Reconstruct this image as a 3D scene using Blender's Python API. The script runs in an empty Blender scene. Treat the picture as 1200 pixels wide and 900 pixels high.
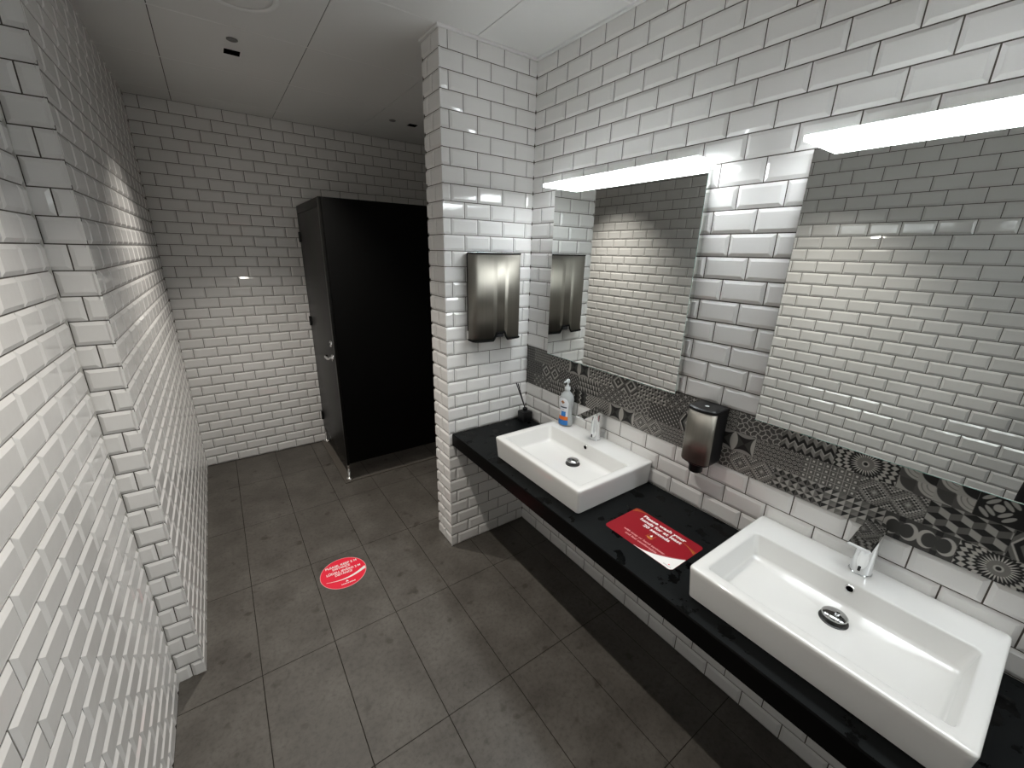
import bpy, math, random
import numpy as np
from mathutils import Matrix, Vector
random.seed(4)
rng = np.random.default_rng(4)
PI = math.pi
scn = bpy.context.scene
COL = scn.collection

# ---------------------------------------------------------------- measures (metres)
# x: 0 = mirror wall, negative to the left; y: 0 = front of the tiled pier, positive = deeper; z up
P = 0.0775           # tile row pitch
Q = 0.1525           # tile column pitch
H = 35 * P           # ceiling height
PW = 0.548           # pier width
PT = 0.185           # pier thickness
XL = -1.808          # left wall, far portion
XN = -1.903          # left wall, near portion
YS = -0.119          # step between them
YB = 2.0255          # back wall
YR = -4.7            # rear wall behind the camera
XE = 0.95            # end wall of the back room
CT = 0.7762          # counter top height

# ---------------------------------------------------------------- materials
def new_mat(name):
    m = bpy.data.materials.new(name); m.use_nodes = True
    nt = m.node_tree
    return m, nt, nt.nodes['Principled BSDF']

def mat(name, col, rough=0.5, metal=0.0, spec=0.5, emis=None, estr=0.0, trans=0.0, ior=1.45, coat=0.0):
    m, nt, b = new_mat(name)
    b.inputs['Base Color'].default_value = (*col, 1)
    b.inputs['Roughness'].default_value = rough
    b.inputs['Metallic'].default_value = metal
    b.inputs['Specular IOR Level'].default_value = spec
    b.inputs['Transmission Weight'].default_value = trans
    b.inputs['IOR'].default_value = ior
    b.inputs['Coat Weight'].default_value = coat
    if emis:
        b.inputs['Emission Color'].default_value = (*emis, 1)
        b.inputs['Emission Strength'].default_value = estr
    return m

def noise(nt, scale, detail=3, rough=0.5, stretch=None):
    tc = nt.nodes.new('ShaderNodeTexCoord')
    n = nt.nodes.new('ShaderNodeTexNoise')
    n.inputs['Scale'].default_value = scale; n.inputs['Detail'].default_value = detail
    n.inputs['Roughness'].default_value = rough
    if stretch:
        mp = nt.nodes.new('ShaderNodeMapping'); mp.inputs['Scale'].default_value = stretch
        nt.links.new(tc.outputs['Object'], mp.inputs[0]); nt.links.new(mp.outputs[0], n.inputs['Vector'])
    else:
        nt.links.new(tc.outputs['Object'], n.inputs['Vector'])
    return n

def ramp(nt, src, stops):
    r = nt.nodes.new('ShaderNodeValToRGB')
    while len(r.color_ramp.elements) < len(stops): r.color_ramp.elements.new(0.5)
    for e, (p, c) in zip(r.color_ramp.elements, stops):
        e.position = p; e.color = (*c, 1) if len(c) == 3 else c
    nt.links.new(src, r.inputs[0])
    return r

def bump(nt, b, src, strength, dist):
    k = nt.nodes.new('ShaderNodeBump'); k.inputs['Strength'].default_value = strength
    k.inputs['Distance'].default_value = dist
    nt.links.new(src, k.inputs['Height']); nt.links.new(k.outputs[0], b.inputs['Normal'])

def tile_mat(name, c0, c1, rough=0.13):
    m, nt, b = new_mat(name)
    n = noise(nt, 3.0, 2)
    r = ramp(nt, n.outputs['Fac'], [(0.3, c0), (0.7, c1)])
    nt.links.new(r.outputs[0], b.inputs['Base Color'])
    b.inputs['Roughness'].default_value = rough
    n2 = noise(nt, 22.0, 2)
    bump(nt, b, n2.outputs['Fac'], 0.12, 0.004)
    return m

M_TILE = tile_mat('white glazed tile', (0.81, 0.80, 0.78), (0.86, 0.85, 0.835), 0.09)
M_GROUT = mat('grey grout', (0.10, 0.088, 0.075), 0.9, spec=0.2)
M_CEIL = mat('white ceiling panel', (0.80, 0.80, 0.785), 0.45, spec=0.3)
M_TRIM = mat('white painted metal trim', (0.86, 0.86, 0.85), 0.35)
M_SEAL = mat('pale sealant', (0.55, 0.54, 0.51), 0.5)
M_GAP = mat('dark joint', (0.03, 0.028, 0.025), 0.9)
M_CHROME = mat('chrome', (0.80, 0.81, 0.82), 0.06, metal=1.0)
M_BRASSY = mat('polished steel', (0.72, 0.71, 0.69), 0.18, metal=1.0)
M_DRAIN = mat('shadow gap steel', (0.10, 0.10, 0.10), 0.3, metal=1.0)  # dark colour stands in for the shadow gap round the plug
M_PLUG = mat('worn chrome', (0.50, 0.50, 0.50), 0.12, metal=1.0)
M_CERAMIC = mat('white sanitary ceramic', (0.73, 0.725, 0.705), 0.09, coat=0.3)
M_LAMINATE = mat('black laminate', (0.0035, 0.0035, 0.0034), 0.55, spec=0.10)
M_DOOR = mat('black laminate door', (0.0050, 0.0048, 0.0043), 0.36, spec=0.22)
M_BLACK = mat('black plastic', (0.006, 0.006, 0.0065), 0.35, spec=0.4)
M_BLACKHOLE = mat('black housing', (0.002, 0.002, 0.002), 0.9, spec=0.0)
M_RED = mat('red print', (0.80, 0.014, 0.045), 0.45)
M_RED2 = mat('crimson print', (0.24, 0.004, 0.011), 0.45, spec=0.3)
M_WHITE = mat('white print', (0.82, 0.80, 0.78), 0.45)
M_PINK = mat('pink print', (0.75, 0.33, 0.33), 0.45)
M_GOLD = mat('orange print', (0.45, 0.16, 0.02), 0.45)
M_GREYPR = mat('grey print', (0.35, 0.33, 0.33), 0.5)
M_BLUE = mat('blue label', (0.02, 0.17, 0.50), 0.35)
M_ORANGE = mat('orange label', (0.72, 0.16, 0.015), 0.35)
M_LABEL = mat('white label', (0.74, 0.76, 0.80), 0.35)
M_NAVYPR = mat('dark print', (0.03, 0.04, 0.07), 0.4)
M_LED = mat('led diffuser', (0.9, 0.9, 0.9), 0.4, emis=(0.93, 0.98, 1.0), estr=8.5)
M_CLEAR = mat('clear plastic', (0.74, 0.78, 0.78), 0.12, trans=0.45, ior=1.30)
M_PUMP = mat('frosted white plastic', (0.62, 0.65, 0.66), 0.3)
M_GLASSEDGE = mat('green glass edge', (0.30, 0.52, 0.46), 0.15, spec=0.8)

def mirror_mat():
    m, nt, b = new_mat('mirror silver')
    b.inputs['Base Color'].default_value = (0.77, 0.785, 0.765, 1)
    b.inputs['Metallic'].default_value = 1.0
    b.inputs['Roughness'].default_value = 0.0
    return m
M_MIRROR = mirror_mat()

def brushed_mat():
    m, nt, b = new_mat('brushed stainless steel')
    b.inputs['Metallic'].default_value = 1.0
    n = noise(nt, 60, 3, 0.6, (1, 1, 0.02))
    r = ramp(nt, n.outputs['Fac'], [(0.3, (0.26, 0.245, 0.215)), (0.7, (0.31, 0.29, 0.255))])
    nt.links.new(r.outputs[0], b.inputs['Base Color'])
    r2 = ramp(nt, n.outputs['Fac'], [(0.3, (0.50,) * 3), (0.7, (0.56,) * 3)])
    nt.links.new(r2.outputs[0], b.inputs['Roughness'])
    tg = nt.nodes.new('ShaderNodeTangent'); tg.direction_type = 'RADIAL'; tg.axis = 'Z'
    nt.links.new(tg.outputs[0], b.inputs['Tangent']); b.inputs['Anisotropic'].default_value = 0.6; b.inputs['Anisotropic Rotation'].default_value = 0.0
    return m
M_STEEL = brushed_mat()

def floor_mat():
    m, nt, b = new_mat('dark grey floor tile')
    n = noise(nt, 4.5, 6, 0.62)
    r = ramp(nt, n.outputs['Fac'], [(0.30, (0.060, 0.053, 0.046)), (0.52, (0.088, 0.080, 0.070)), (0.72, (0.118, 0.108, 0.096))])
    n2 = noise(nt, 55, 4, 0.7)
    r2 = ramp(nt, n2.outputs['Fac'], [(0.28, (0.55,) * 3), (0.5, (1.0,) * 3), (0.75, (1.15,) * 3)])
    mx = nt.nodes.new('ShaderNodeMix'); mx.data_type = 'RGBA'; mx.blend_type = 'MULTIPLY'
    mx.inputs['Factor'].default_value = 0.75
    nt.links.new(r.outputs[0], mx.inputs[6]); nt.links.new(r2.outputs[0], mx.inputs[7])
    # scattered darker stains
    n3 = noise(nt, 13, 2, 0.4)
    r3 = ramp(nt, n3.outputs['Fac'], [(0.66, (1, 1, 1)), (0.74, (0.62, 0.58, 0.56))])
    mx2 = nt.nodes.new('ShaderNodeMix'); mx2.data_type = 'RGBA'; mx2.blend_type = 'MULTIPLY'
    mx2.inputs['Factor'].default_value = 1.0
    nt.links.new(mx.outputs[2], mx2.inputs[6]); nt.links.new(r3.outputs[0], mx2.inputs[7])
    nt.links.new(mx2.outputs[2], b.inputs['Base Color'])
    r4 = ramp(nt, n.outputs['Fac'], [(0.3, (0.42,) * 3), (0.7, (0.55,) * 3)])
    nt.links.new(r4.outputs[0], b.inputs['Roughness'])
    b.inputs['Specular IOR Level'].default_value = 0.35
    bump(nt, b, n2.outputs['Fac'], 0.15, 0.002)
    return m
M_FLOOR = floor_mat()
M_FGROUT = mat('dark floor grout', (0.022, 0.019, 0.016), 0.9, spec=0.1)

def counter_mat():
    # black stone with puddles: wet film = smooth, dry stone = matt and a little greyer
    m, nt, b = new_mat('black stone worktop')
    n = noise(nt, 12.0, 5, 0.60)
    r = ramp(nt, n.outputs['Fac'], [(0.57, (0.0040, 0.0048, 0.0051)), (0.61, (0.0015, 0.0017, 0.0018))])
    nt.links.new(r.outputs[0], b.inputs['Base Color'])
    r2 = ramp(nt, n.outputs['Fac'], [(0.57, (0.42,) * 3), (0.61, (0.10,) * 3)])
    nt.links.new(r2.outputs[0], b.inputs['Roughness'])
    b.inputs['Specular IOR Level'].default_value = 0.11
    n2 = noise(nt, 130, 3, 0.6)
    bump(nt, b, n2.outputs['Fac'], 0.08, 0.002)
    return m
M_STONE = counter_mat()
M_FASCIA = mat('black stone edge', (0.0015, 0.0014, 0.0015), 0.30, spec=0.12)

def attr_mat():
    m, nt, b = new_mat('patchwork printed tile')
    a = nt.nodes.new('ShaderNodeAttribute'); a.attribute_name = 'ink'
    nt.links.new(a.outputs['Color'], b.inputs['Base Color'])
    b.inputs['Roughness'].default_value = 0.38
    b.inputs['Specular IOR Level'].default_value = 0.3
    return m
M_PATCH = attr_mat()

# ---------------------------------------------------------------- mesh helpers
class MB:
    """collects faces with materials and builds one mesh object"""
    def __init__(s):
        s.v = []; s.f = []; s.m = []; s.s = []; s.mats = []
    def mi(s, m):
        if m not in s.mats: s.mats.append(m)
        return s.mats.index(m)
    def add(s, verts, faces, m, smooth=False):
        o = len(s.v); k = s.mi(m)
        s.v += [tuple(x) for x in verts]
        for f in faces:
            s.f.append(tuple(o + i for i in f)); s.m.append(k); s.s.append(smooth)
        return s
    def box(s, a, b, m, bev=0.0):
        x0, y0, z0 = [min(i, j) for i, j in zip(a, b)]; x1, y1, z1 = [max(i, j) for i, j in zip(a, b)]
        if bev <= 0:
            v = [(x0, y0, z0), (x1, y0, z0), (x1, y1, z0), (x0, y1, z0), (x0, y0, z1), (x1, y0, z1), (x1, y1, z1), (x0, y1, z1)]
            return s.add(v, [(0, 3, 2, 1), (4, 5, 6, 7), (0, 1, 5, 4), (1, 2, 6, 5), (2, 3, 7, 6), (3, 0, 4, 7)], m)
        rings = []
        for dz, ins in ((0, bev), (bev * 0.3, bev * 0.3), (bev, 0)):
            rings.append((z0 + dz, ins))
        for dz, ins in ((bev, 0), (bev * 0.3, bev * 0.3), (0, bev)):
            rings.append((z1 - dz, ins))
        R = []
        for z, ins in rings:
            R.append([(x, y, z) for x, y in rrect(x0 + ins, y0 + ins, x1 - ins, y1 - ins, max(bev - ins, 0.0004) if bev > ins else 0.0004, 3)])
        return s.loft(R, m, True, True, True)
    def loft(s, rings, m, cap0=True, cap1=True, smooth=False):
        n = len(rings[0]); v = [p for r in rings for p in r]; f = []
        for i in range(len(rings) - 1):
            for j in range(n):
                k = (j + 1) % n
                f.append((i * n + j, i * n + k, (i + 1) * n + k, (i + 1) * n + j))
        s.add(v, f, m, smooth)
        if cap0: s.add(rings[0], [tuple(reversed(range(n)))], m)
        if cap1: s.add(rings[-1], [tuple(range(n))], m)
        return s
    def lathe(s, prof, m, c=(0, 0, 0), n=32, smooth=True, sx=1, sy=1, caps=(True, True)):
        rings = [[(c[0] + r * sx * math.cos(2 * PI * j / n), c[1] + r * sy * math.sin(2 * PI * j / n), c[2] + z) for j in range(n)] for r, z in prof]
        return s.loft(rings, m, caps[0], caps[1], smooth)
    def tube(s, pts, r, m, n=10, caps=True):
        pts = [Vector(p) for p in pts]
        rs = r if isinstance(r, (list, tuple)) else [r] * len(pts)
        rings = []; up = None
        for i, p in enumerate(pts):
            d = (pts[min(i + 1, len(pts) - 1)] - pts[max(i - 1, 0)]).normalized()
            if up is None:
                up = d.orthogonal().normalized()
            up = (up - d * up.dot(d)).normalized(); w = d.cross(up)
            rings.append([tuple(p + rs[i] * (math.cos(2 * PI * j / n) * up + math.sin(2 * PI * j / n) * w)) for j in range(n)])
        return s.loft(rings, m, caps, caps, True)
    def build(s, name, parent=None, origin=None):
        me = bpy.data.meshes.new(name)
        v = np.array(s.v, dtype=float)
        org = Vector((0, 0, 0))
        if origin is not None: org = Vector(origin)
        elif parent is not None: org = parent_world(parent)
        v = v - np.array(org)
        me.from_pydata([tuple(x) for x in v], [], s.f)
        for m in s.mats: me.materials.append(m)
        me.polygons.foreach_set('material_index', s.m)
        me.polygons.foreach_set('use_smooth', s.s)
        me.update()
        o = bpy.data.objects.new(name, me); COL.objects.link(o)
        if parent is not None:
            o.parent = parent
            if origin is not None: o.location = org - parent_world(parent)
        else:
            o.location = org
        return o

def parent_world(o):
    p = Vector((0, 0, 0))
    while o is not None:
        p += Vector(o.location); o = o.parent
    return p

def rrect(x0, y0, x1, y1, r, n=4):
    pts = []
    r = min(r, (x1 - x0) / 2, (y1 - y0) / 2)
    for cx, cy, a in ((x1 - r, y1 - r, 0), (x0 + r, y1 - r, PI / 2), (x0 + r, y0 + r, PI), (x1 - r, y0 + r, 1.5 * PI)):
        for i in range(n + 1):
            t = a + PI / 2 * i / n
            pts.append((cx + r * math.cos(t), cy + r * math.sin(t)))
    return pts

def structure(o):
    o['kind'] = 'structure'; return o

def thing(name, label, cat, loc=(0, 0, 0), group=None):
    o = bpy.data.objects.new(name, None); COL.objects.link(o)
    o.location = loc; o.empty_display_size = 0.1
    o['label'] = label; o['category'] = cat
    if group: o['group'] = group
    return o

def tag(o, label, cat, group=None):
    o['label'] = label; o['category'] = cat
    if group: o['group'] = group
    return o

def auto_smooth(o, deg=35):
    me = o.data
    me.polygons.foreach_set('use_smooth', [True] * len(me.polygons))
    try: me.set_sharp_from_angle(angle=math.radians(deg))
    except Exception: pass
    return o

def weld(o):
    import bmesh
    bm = bmesh.new(); bm.from_mesh(o.data)
    bmesh.ops.remove_doubles(bm, verts=bm.verts, dist=1e-5)
    bmesh.ops.recalc_face_normals(bm, faces=bm.faces)
    bm.to_mesh(o.data); bm.free(); return o

# ---------------------------------------------------------------- tiled walls
GAP = 0.0018; BW = 0.0115; BD = 0.0052; GD = 0.0068
def tiles(mb, org, ud, nd, U, phase, regions=None, zoff=0.0):
    """metro tiles on the plane org + u*ud + z, facing nd; phase = joint phase on even / odd rows (in tiles)"""
    ud = np.array(ud, float); nd = np.array(nd, float); org = np.array(org, float)
    regions = regions or [(0, U, 0, H)]
    def W(u, z, d): return tuple(org + u * ud + d * nd + np.array((0, 0, z)))
    flip = np.dot(np.cross(ud, (0, 0, 1)), nd) < 0
    for (a, b, c, d) in regions:
        f = [(0, 1, 2, 3)] if not flip else [(3, 2, 1, 0)]
        mb.add([W(a, c, -GD), W(b, c, -GD), W(b, d, -GD), W(a, d, -GD)], f, M_GROUT)
        for r in range(-1, 37):
            zt = H - r * P + zoff; zb = zt - P
            if zt <= c + 0.003 or zb >= d - 0.003: continue
            ph = phase[r % 2]
            us = [(k + ph) * Q for k in range(int(a / Q) - 2, int(b / Q) + 3)] if not callable(ph) else ph()
            for k in range(len(us) - 1):
                u0, u1 = us[k], us[k + 1]
                if u1 <= a + 0.004 or u0 >= b - 0.004: continue
                cu0, cu1 = u0 < a - 1e-4, u1 > b + 1e-4
                cz0, cz1 = zb < c - 1e-4, zt > d + 1e-4
                x0 = a if cu0 else u0 + GAP; x1 = b if cu1 else u1 - GAP
                y0 = c + 0.0012 if cz0 else zb + GAP; y1 = d if cz1 else zt - GAP
                if x1 - x0 < 0.004 or y1 - y0 < 0.004: continue
                i0 = 0.0002 if cu0 else BW; i1 = 0.0002 if cu1 else BW
                j0 = 0.0002 if cz0 else BW; j1 = 0.0002 if cz1 else BW
                if x1 - x0 < i0 + i1 + 0.002: i0 = min(i0, (x1 - x0) * 0.3); i1 = min(i1, (x1 - x0) * 0.3)
                if y1 - y0 < j0 + j1 + 0.002: j0 = min(j0, (y1 - y0) * 0.3); j1 = min(j1, (y1 - y0) * 0.3)
                t1, t2 = rng.normal(0, 0.0022, 2)   # slight unevenness of the setting
                def dd(u, z): return t1 * (u - (x0 + x1) / 2) + t2 * (z - (y0 + y1) / 2)
                e = [0 if cu0 else BD, 0 if cu1 else BD, 0 if cz0 else BD, 0 if cz1 else BD]
                dc = [max(e[0], e[2]), max(e[1], e[2]), max(e[1], e[3]), max(e[0], e[3])]
                O = [(x0, y0), (x1, y0), (x1, y1), (x0, y1)]
                I = [(x0 + i0, y0 + j0), (x1 - i1, y0 + j0), (x1 - i1, y1 - j1), (x0 + i0, y1 - j1)]
                v = [W(*p, -GD - 0.0006) for p in O] + [W(*p, -q + dd(*p)) for p, q in zip(O, dc)] + [W(*p, dd(*p)) for p in I]
                fs = [(8, 9, 10, 11)]
                for i in range(4):
                    j = (i + 1) % 4
                    fs.append((i, j, 4 + j, 4 + i)); fs.append((4 + i, 4 + j, 8 + j, 8 + i))
                if flip: fs = [tuple(reversed(q)) for q in fs]
                mb.add(v, fs, M_TILE)
    return mb

Z1 = H - 22 * P      # bottom of the patchwork band
Z2 = H - 19 * P      # top of the patchwork band
TH = 0.08            # how thick walls are behind their face
mb = MB()
tiles(mb, (0, 0, 0), (0, -1, 0), (-1, 0, 0), -YR, (-0.0113, 0.4887), [(0, -YR, 0, Z1), (0, -YR, Z2, H)])
mb.box((0.0062, YR, 0), (TH, 0.0, H), M_GROUT)
structure(mb.build('wall_right'))

mb = MB()
tiles(mb, (-PW, 0, 0), (1, 0, 0), (0, -1, 0), PW, (0.30, 0.80))
tiles(mb, (-PW, PT, 0), (0, -1, 0), (-1, 0, 0), PT, (0.62, 0.32))
tiles(mb, (XE, PT, 0), (-1, 0, 0), (0, 1, 0), XE + PW, (0.3, 0.8))
mb.box((-PW + 0.0065, 0.0065, 0), (XE, PT - 0.0065, H), M_GROUT)
structure(mb.build('wall_partition'))

mb = MB()
tiles(mb, (XL, YB, 0), (1, 0, 0), (0, -1, 0), XE - XL, (0.457, 0.957))
mb.box((XL - TH, YB + 0.0065, 0), (XE + TH, YB + TH, H), M_GROUT)
structure(mb.build('wall_back'))

mb = MB()
tiles(mb, (XL, YS, 0), (0, 1, 0), (1, 0, 0), YB - YS, (0.0, 0.5), zoff=-0.009)
tiles(mb, (XN, YS, 0), (1, 0, 0), (0, -1, 0), XL - XN, (lambda: [-0.05, (XL - XN) / 2, (XL - XN) + 0.05], lambda: [0.0, XL - XN]), zoff=-0.009)
mb.box((XN - TH, YS + 0.0065, 0), (XL - 0.0065, YB, H), M_GROUT)
structure(mb.build('wall_left'))

mb = MB()
tiles(mb, (XN, YS, 0), (0, -1, 0), (1, 0, 0), YS - YR, (0.35, 0.85), zoff=-0.009)
mb.box((XN - TH, YR, 0), (XN - 0.0065, YS, H), M_GROUT)
mb.box((XN - 0.006, YS - 0.0045, 0), (XN + 0.0005, YS + 0.001, H), M_SEAL)
structure(mb.build('wall_left_front'))

mb = MB()
tiles(mb, (XN, YR, 0), (1, 0, 0), (0, 1, 0), -XN, (0.2, 0.7))
mb.box((XN - TH, YR - TH, 0), (TH, YR - 0.0065, H), M_GROUT)
structure(mb.build('wall_rear'))

mb = MB()
tiles(mb, (XE, PT, 0), (0, 1, 0), (-1, 0, 0), YB - PT, (0.2, 0.7))
mb.box((XE + 0.0065, PT, 0), (XE + TH, YB, H), M_GROUT)
structure(mb.build('wall_end'))

# ---------------------------------------------------------------- floor
mb = MB()
mb.box((XN - TH, YR - TH, -0.05), (XE + TH, YB + TH, -0.0012), M_FGROUT)
xs = [-1.61 + 0.2985 * k for k in range(-2, 10)]
ys = [-0.28 + 0.602 * k for k in range(-6, 5)]
for i in range(len(xs) - 1):
    for j in range(len(ys) - 1):
        x0, x1 = max(xs[i] + 0.0013, XN), min(xs[i + 1] - 0.0013, XE)
        y0, y1 = max(ys[j] + 0.0013, YR), min(ys[j + 1] - 0.0013, YB)
        if x1 - x0 < 0.01 or y1 - y0 < 0.01: continue
        c = 0.0008
        a = rng.normal(0, 0.0006)
        mb.add([(x0, y0, -0.0012), (x1, y0, -0.0012), (x1, y1, -0.0012), (x0, y1, -0.0012),
                (x0 + c, y0 + c, 0), (x1 - c, y0 + c, 0), (x1 - c, y1 - c, 0), (x0 + c, y1 - c, 0)],
               [(4, 5, 6, 7), (0, 1, 5, 4), (1, 2, 6, 5), (2, 3, 7, 6), (3, 0, 4, 7)], M_FLOOR)
structure(mb.build('floor'))

# ---------------------------------------------------------------- ceiling (with openings for the recessed spots)
spots = [(-1.257, 0.90), (-0.057, 1.50), (-1.257, -0.80), (-1.257, -2.50)]  # last one is an unseen extra, put in for its light
HS = 0.035
xc = sorted({XN - TH, XE + TH} | {-0.36 + 0.6 * k for k in range(-2, 3)})
yc = sorted({YR - TH, YB + TH} | {0.0 + 0.6 * k for k in range(-5, 4)})
mb = MB()
def panel(x0, x1, y0, y1):
    cells = [(x0, x1, y0, y1)]
    for sx, sy in spots:
        out = []
        for a, b, c, d in cells:
            if a < sx - HS and b > sx + HS and c < sy - HS and d > sy + HS:
                out += [(a, sx - HS, c, d), (sx + HS, b, c, d), (sx - HS, sx + HS, c, sy - HS), (sx - HS, sx + HS, sy + HS, d)]
            else: out.append((a, b, c, d))
        cells = out
    for a, b, c, d in cells:
        mb.box((a, c, H), (b, d, H + 0.018), M_CEIL)
for i in range(len(xc) - 1):
    for j in range(len(yc) - 1):
        g = 0.0018
        panel(xc[i] + g, xc[i + 1] - g, yc[j] + 0.0012, yc[j + 1] - 0.0012)
for x in xc[1:-1]: mb.box((x - g, YR, H + 0.003), (x + g, YB, H + 0.02), M_GAP)
for y in yc[1:-1]: mb.box((XN, y - 0.003, H - 0.0012), (XE, y + 0.003, H + 0.001), M_TRIM)  # white joint strips, brightened to stand for the highlight along them
structure(mb.build('ceiling'))

k = 0
for a, b in (((-0.014, YR, H - 0.010), (-0.0002, -0.0002, H - 0.0004)), ((-PW - 0.012, -0.014, H - 0.010), (-0.0142, -0.0002, H - 0.0004)),
             ((-PW - 0.012, 0.0, H - 0.010), (-PW - 0.0002, PT, H - 0.0004))):
    k += 1
    m = MB(); m.box(a, b, M_TRIM); structure(m.build('trim_%d' % k))

# ---------------------------------------------------------------- patchwork band of printed tiles
BK, DK, MD, LT, CR = 0.011, 0.045, 0.145, 0.40, 0.62
fr = lambda x: x - np.floor(x)
def pat(kind, u, v):
    """grey level of a printed 2:1 tile, u in 0..2, v in 0..1"""
    g = np.full_like(u, DK)
    if kind == 'sun':
        x, y = u - 1, v - 0.5; r = np.hypot(x, y); a = np.arctan2(y, x) / (2 * PI)
        n = 28; t = np.abs(fr(a * n) - 0.5) * 2
        g = np.where(t > 0.18 + 0.9 * (r - 0.20) / 0.32, CR, BK)
        rr = (r - 0.50) / 0.24
        dia = (np.abs(fr(a * n + 0.5 * np.floor(rr)) - 0.5) * 2 + np.abs(fr(rr) - 0.5) * 2) < 1.0
        g = np.where(r > 0.50, np.where(dia, LT * 1.2, BK), g)
        g = np.where(r < 0.27, MD * 1.7, g)
        g = np.where((r < 0.27) & (fr(a * 40) < 0.4), MD, g)
        g = np.where((r < 0.12), LT * 1.2, g); g = np.where(r < 0.07, BK, g)
    elif kind == 'star':
        x, y = fr(u) - 0.5, v - 0.5
        g = np.full_like(u, LT * 0.7)
        ax, ay = np.abs(x), np.abs(y)
        s = (ax ** 0.62 + ay ** 0.62) < 0.5 ** 0.62 * 1.0
        xr, yr = (x + y) / 1.414, (x - y) / 1.414
        s = (np.abs(xr) ** 0.6 + np.abs(yr) ** 0.6) < 0.70 ** 0.6
        g = np.where(s, np.where((xr * yr > 0), DK, BK), g)
        g = np.where(~s & (ax < 0.5) & (x * 0 + ay < ax), LT, g)
    elif kind == 'tri' or kind == 'tris':
        n = 4 if kind == 'tri' else 5
        x, y = fr(u * n), fr(v * n); up = y > x
        k = (np.floor(u * n) + np.floor(v * n)) % 3
        g = np.where(up, np.where(k == 0, BK, np.where(k == 1, DK, MD)), np.where(k == 0, LT * 1.2, np.where(k == 1, LT, MD * 1.4)))
    elif kind == 'cones':
        n = 4; row = np.floor(v * 3); x = fr(u * n + 0.5 * row) - 0.5; y = fr(v * 3)
        inside = np.abs(x) < 0.5 * y
        g = np.where(inside, np.where(x < 0, LT * 1.1, MD), np.where(x < 0, BK, DK))
    elif kind == 'mosaic' or kind == 'diam':
        x, y = np.abs(fr(u) - 0.5), np.abs(v - 0.5); d = x + y
        n = 7.0
        ring = np.floor(d * n)
        g = np.where(ring % 2 == 0, MD, DK)
        if kind == 'mosaic':
            c = (np.floor(u * 14) + np.floor(v * 14)) % 2
            g = np.where(ring % 3 == 2, np.where(c > 0, LT * 1.25, BK), np.where(ring % 3 == 1, np.where(c > 0, MD * 1.3, DK), np.where(c > 0, MD, LT * 0.8)))
        else:
            g = np.where(ring % 3 == 2, LT, np.where(ring % 3 == 1, DK, MD * 0.7))
        g = np.where(d < 0.07, LT, g)
    elif kind == 'cross':
        n = 4; x, y = fr(u * n) - 0.5, fr(v * n) - 0.5; r = np.hypot(x, y)
        g = np.where(r < 0.40, DK, MD * 1.5); g = np.where((r < 0.24) & (r > 0.14), MD * 0.8, g)
        c = (np.floor(u * n) + np.floor(v * n)) % 2
        s = (np.abs(x) ** 0.7 + np.abs(y) ** 0.7) < 0.62
        g = np.where((c > 0), np.where(s, LT * 0.9, DK), g)
    elif kind == 'wave':
        n = 4
        a = fr((u * n) + 0.28 * np.sin(v * n * PI)); b = fr((v * n) + 0.28 * np.sin(u * n * PI))
        e = (np.minimum(a, 1 - a) < 0.075) | (np.minimum(b, 1 - b) < 0.075)
        d = np.hypot(a - 0.5, b - 0.5)
        g = np.where(e, LT * 1.1, np.where(fr(d * 5) < 0.35, MD * 0.9, DK))
    elif kind == 'zig':
        t = fr(v * 2.2 + np.abs(fr(u * 3) - 0.5) * 1.0)
        g = np.where(t < 0.14, LT * 1.1, np.where(t < 0.55, BK, np.where(fr(u * 3) < 0.5, MD, LT * 0.7)))
    elif kind == 'vchev':
        t = fr(u * 3 - np.abs(fr(v * 1.0) - 0.5) * 1.6)
        g = np.where(t < 0.17, LT * 1.2, np.where(t < 0.62, BK, MD))
    elif kind == 'quarter':
        n = 2; x, y = fr(u * n), fr(v * n); k = (np.floor(u * n) + np.floor(v * n)) % 2
        r = np.hypot(1 - x, 1 - y)
        dk = np.where(np.floor(v * n) > 0, BK, DK * 1.3)
        g = np.where(r < 0.93, np.where(k == 0, dk, LT * 1.15), np.where(k == 0, LT, MD * 0.6))
        for a_, b_ in ((0.70, 0.76), (0.42, 0.48)):
            g = np.where((k == 1) & (r < b_) & (r > a_), MD * 1.3, g)
    elif kind == 'oval':
        g = np.full_like(u, BK)
        x, y = fr(u * 1.0) - 0.5, v - 0.5
        g = np.where(np.hypot(x, y) < 0.13, LT * 1.2, g)
        for t in (1, -1):
            for s2 in (1, -1):
                xr = (x * t + y) / 1.414 - 0.235 * s2; yr = (x * t - y) / 1.414
                g = np.where((xr / 0.060) ** 2 + (yr / 0.185) ** 2 < 1, LT, g)
                xr = (x * t + y) / 1.414 - 0.40 * s2; yr = (x * t - y) / 1.414
                g = np.where((xr / 0.060) ** 2 + (yr / 0.185) ** 2 < 1, LT * 0.9, g)
    elif kind == 'dots':
        n = 5; x, y = fr(u * n) - 0.5, fr(v * n) - 0.5
        g = np.where(np.hypot(x, y) < 0.22, LT, DK); g = np.where((np.abs(x) < 0.07) | (np.abs(y) < 0.07), MD, g)
    elif kind == 'lace':
        n = 5; x, y = fr(u * n + 0.5 * np.floor(v * n)) - 0.5, fr(v * n) - 0.5; r = np.hypot(x, y)
        g = np.where(r < 0.12, CR, np.where(r < 0.30, BK, np.where(r < 0.42, LT, DK)))
    elif kind == 'bdots':
        a, b = fr((u + v) * 3), fr((u - v) * 3)
        g = np.where((a < 0.5) & (b < 0.5), BK, np.where((a < 0.5) | (b < 0.5), MD * 0.9, DK * 1.4))
    elif kind == 'dstripe':
        a, b = fr((u + v * 0.9) * 4), fr((u - v * 1.4) * 3)
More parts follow.
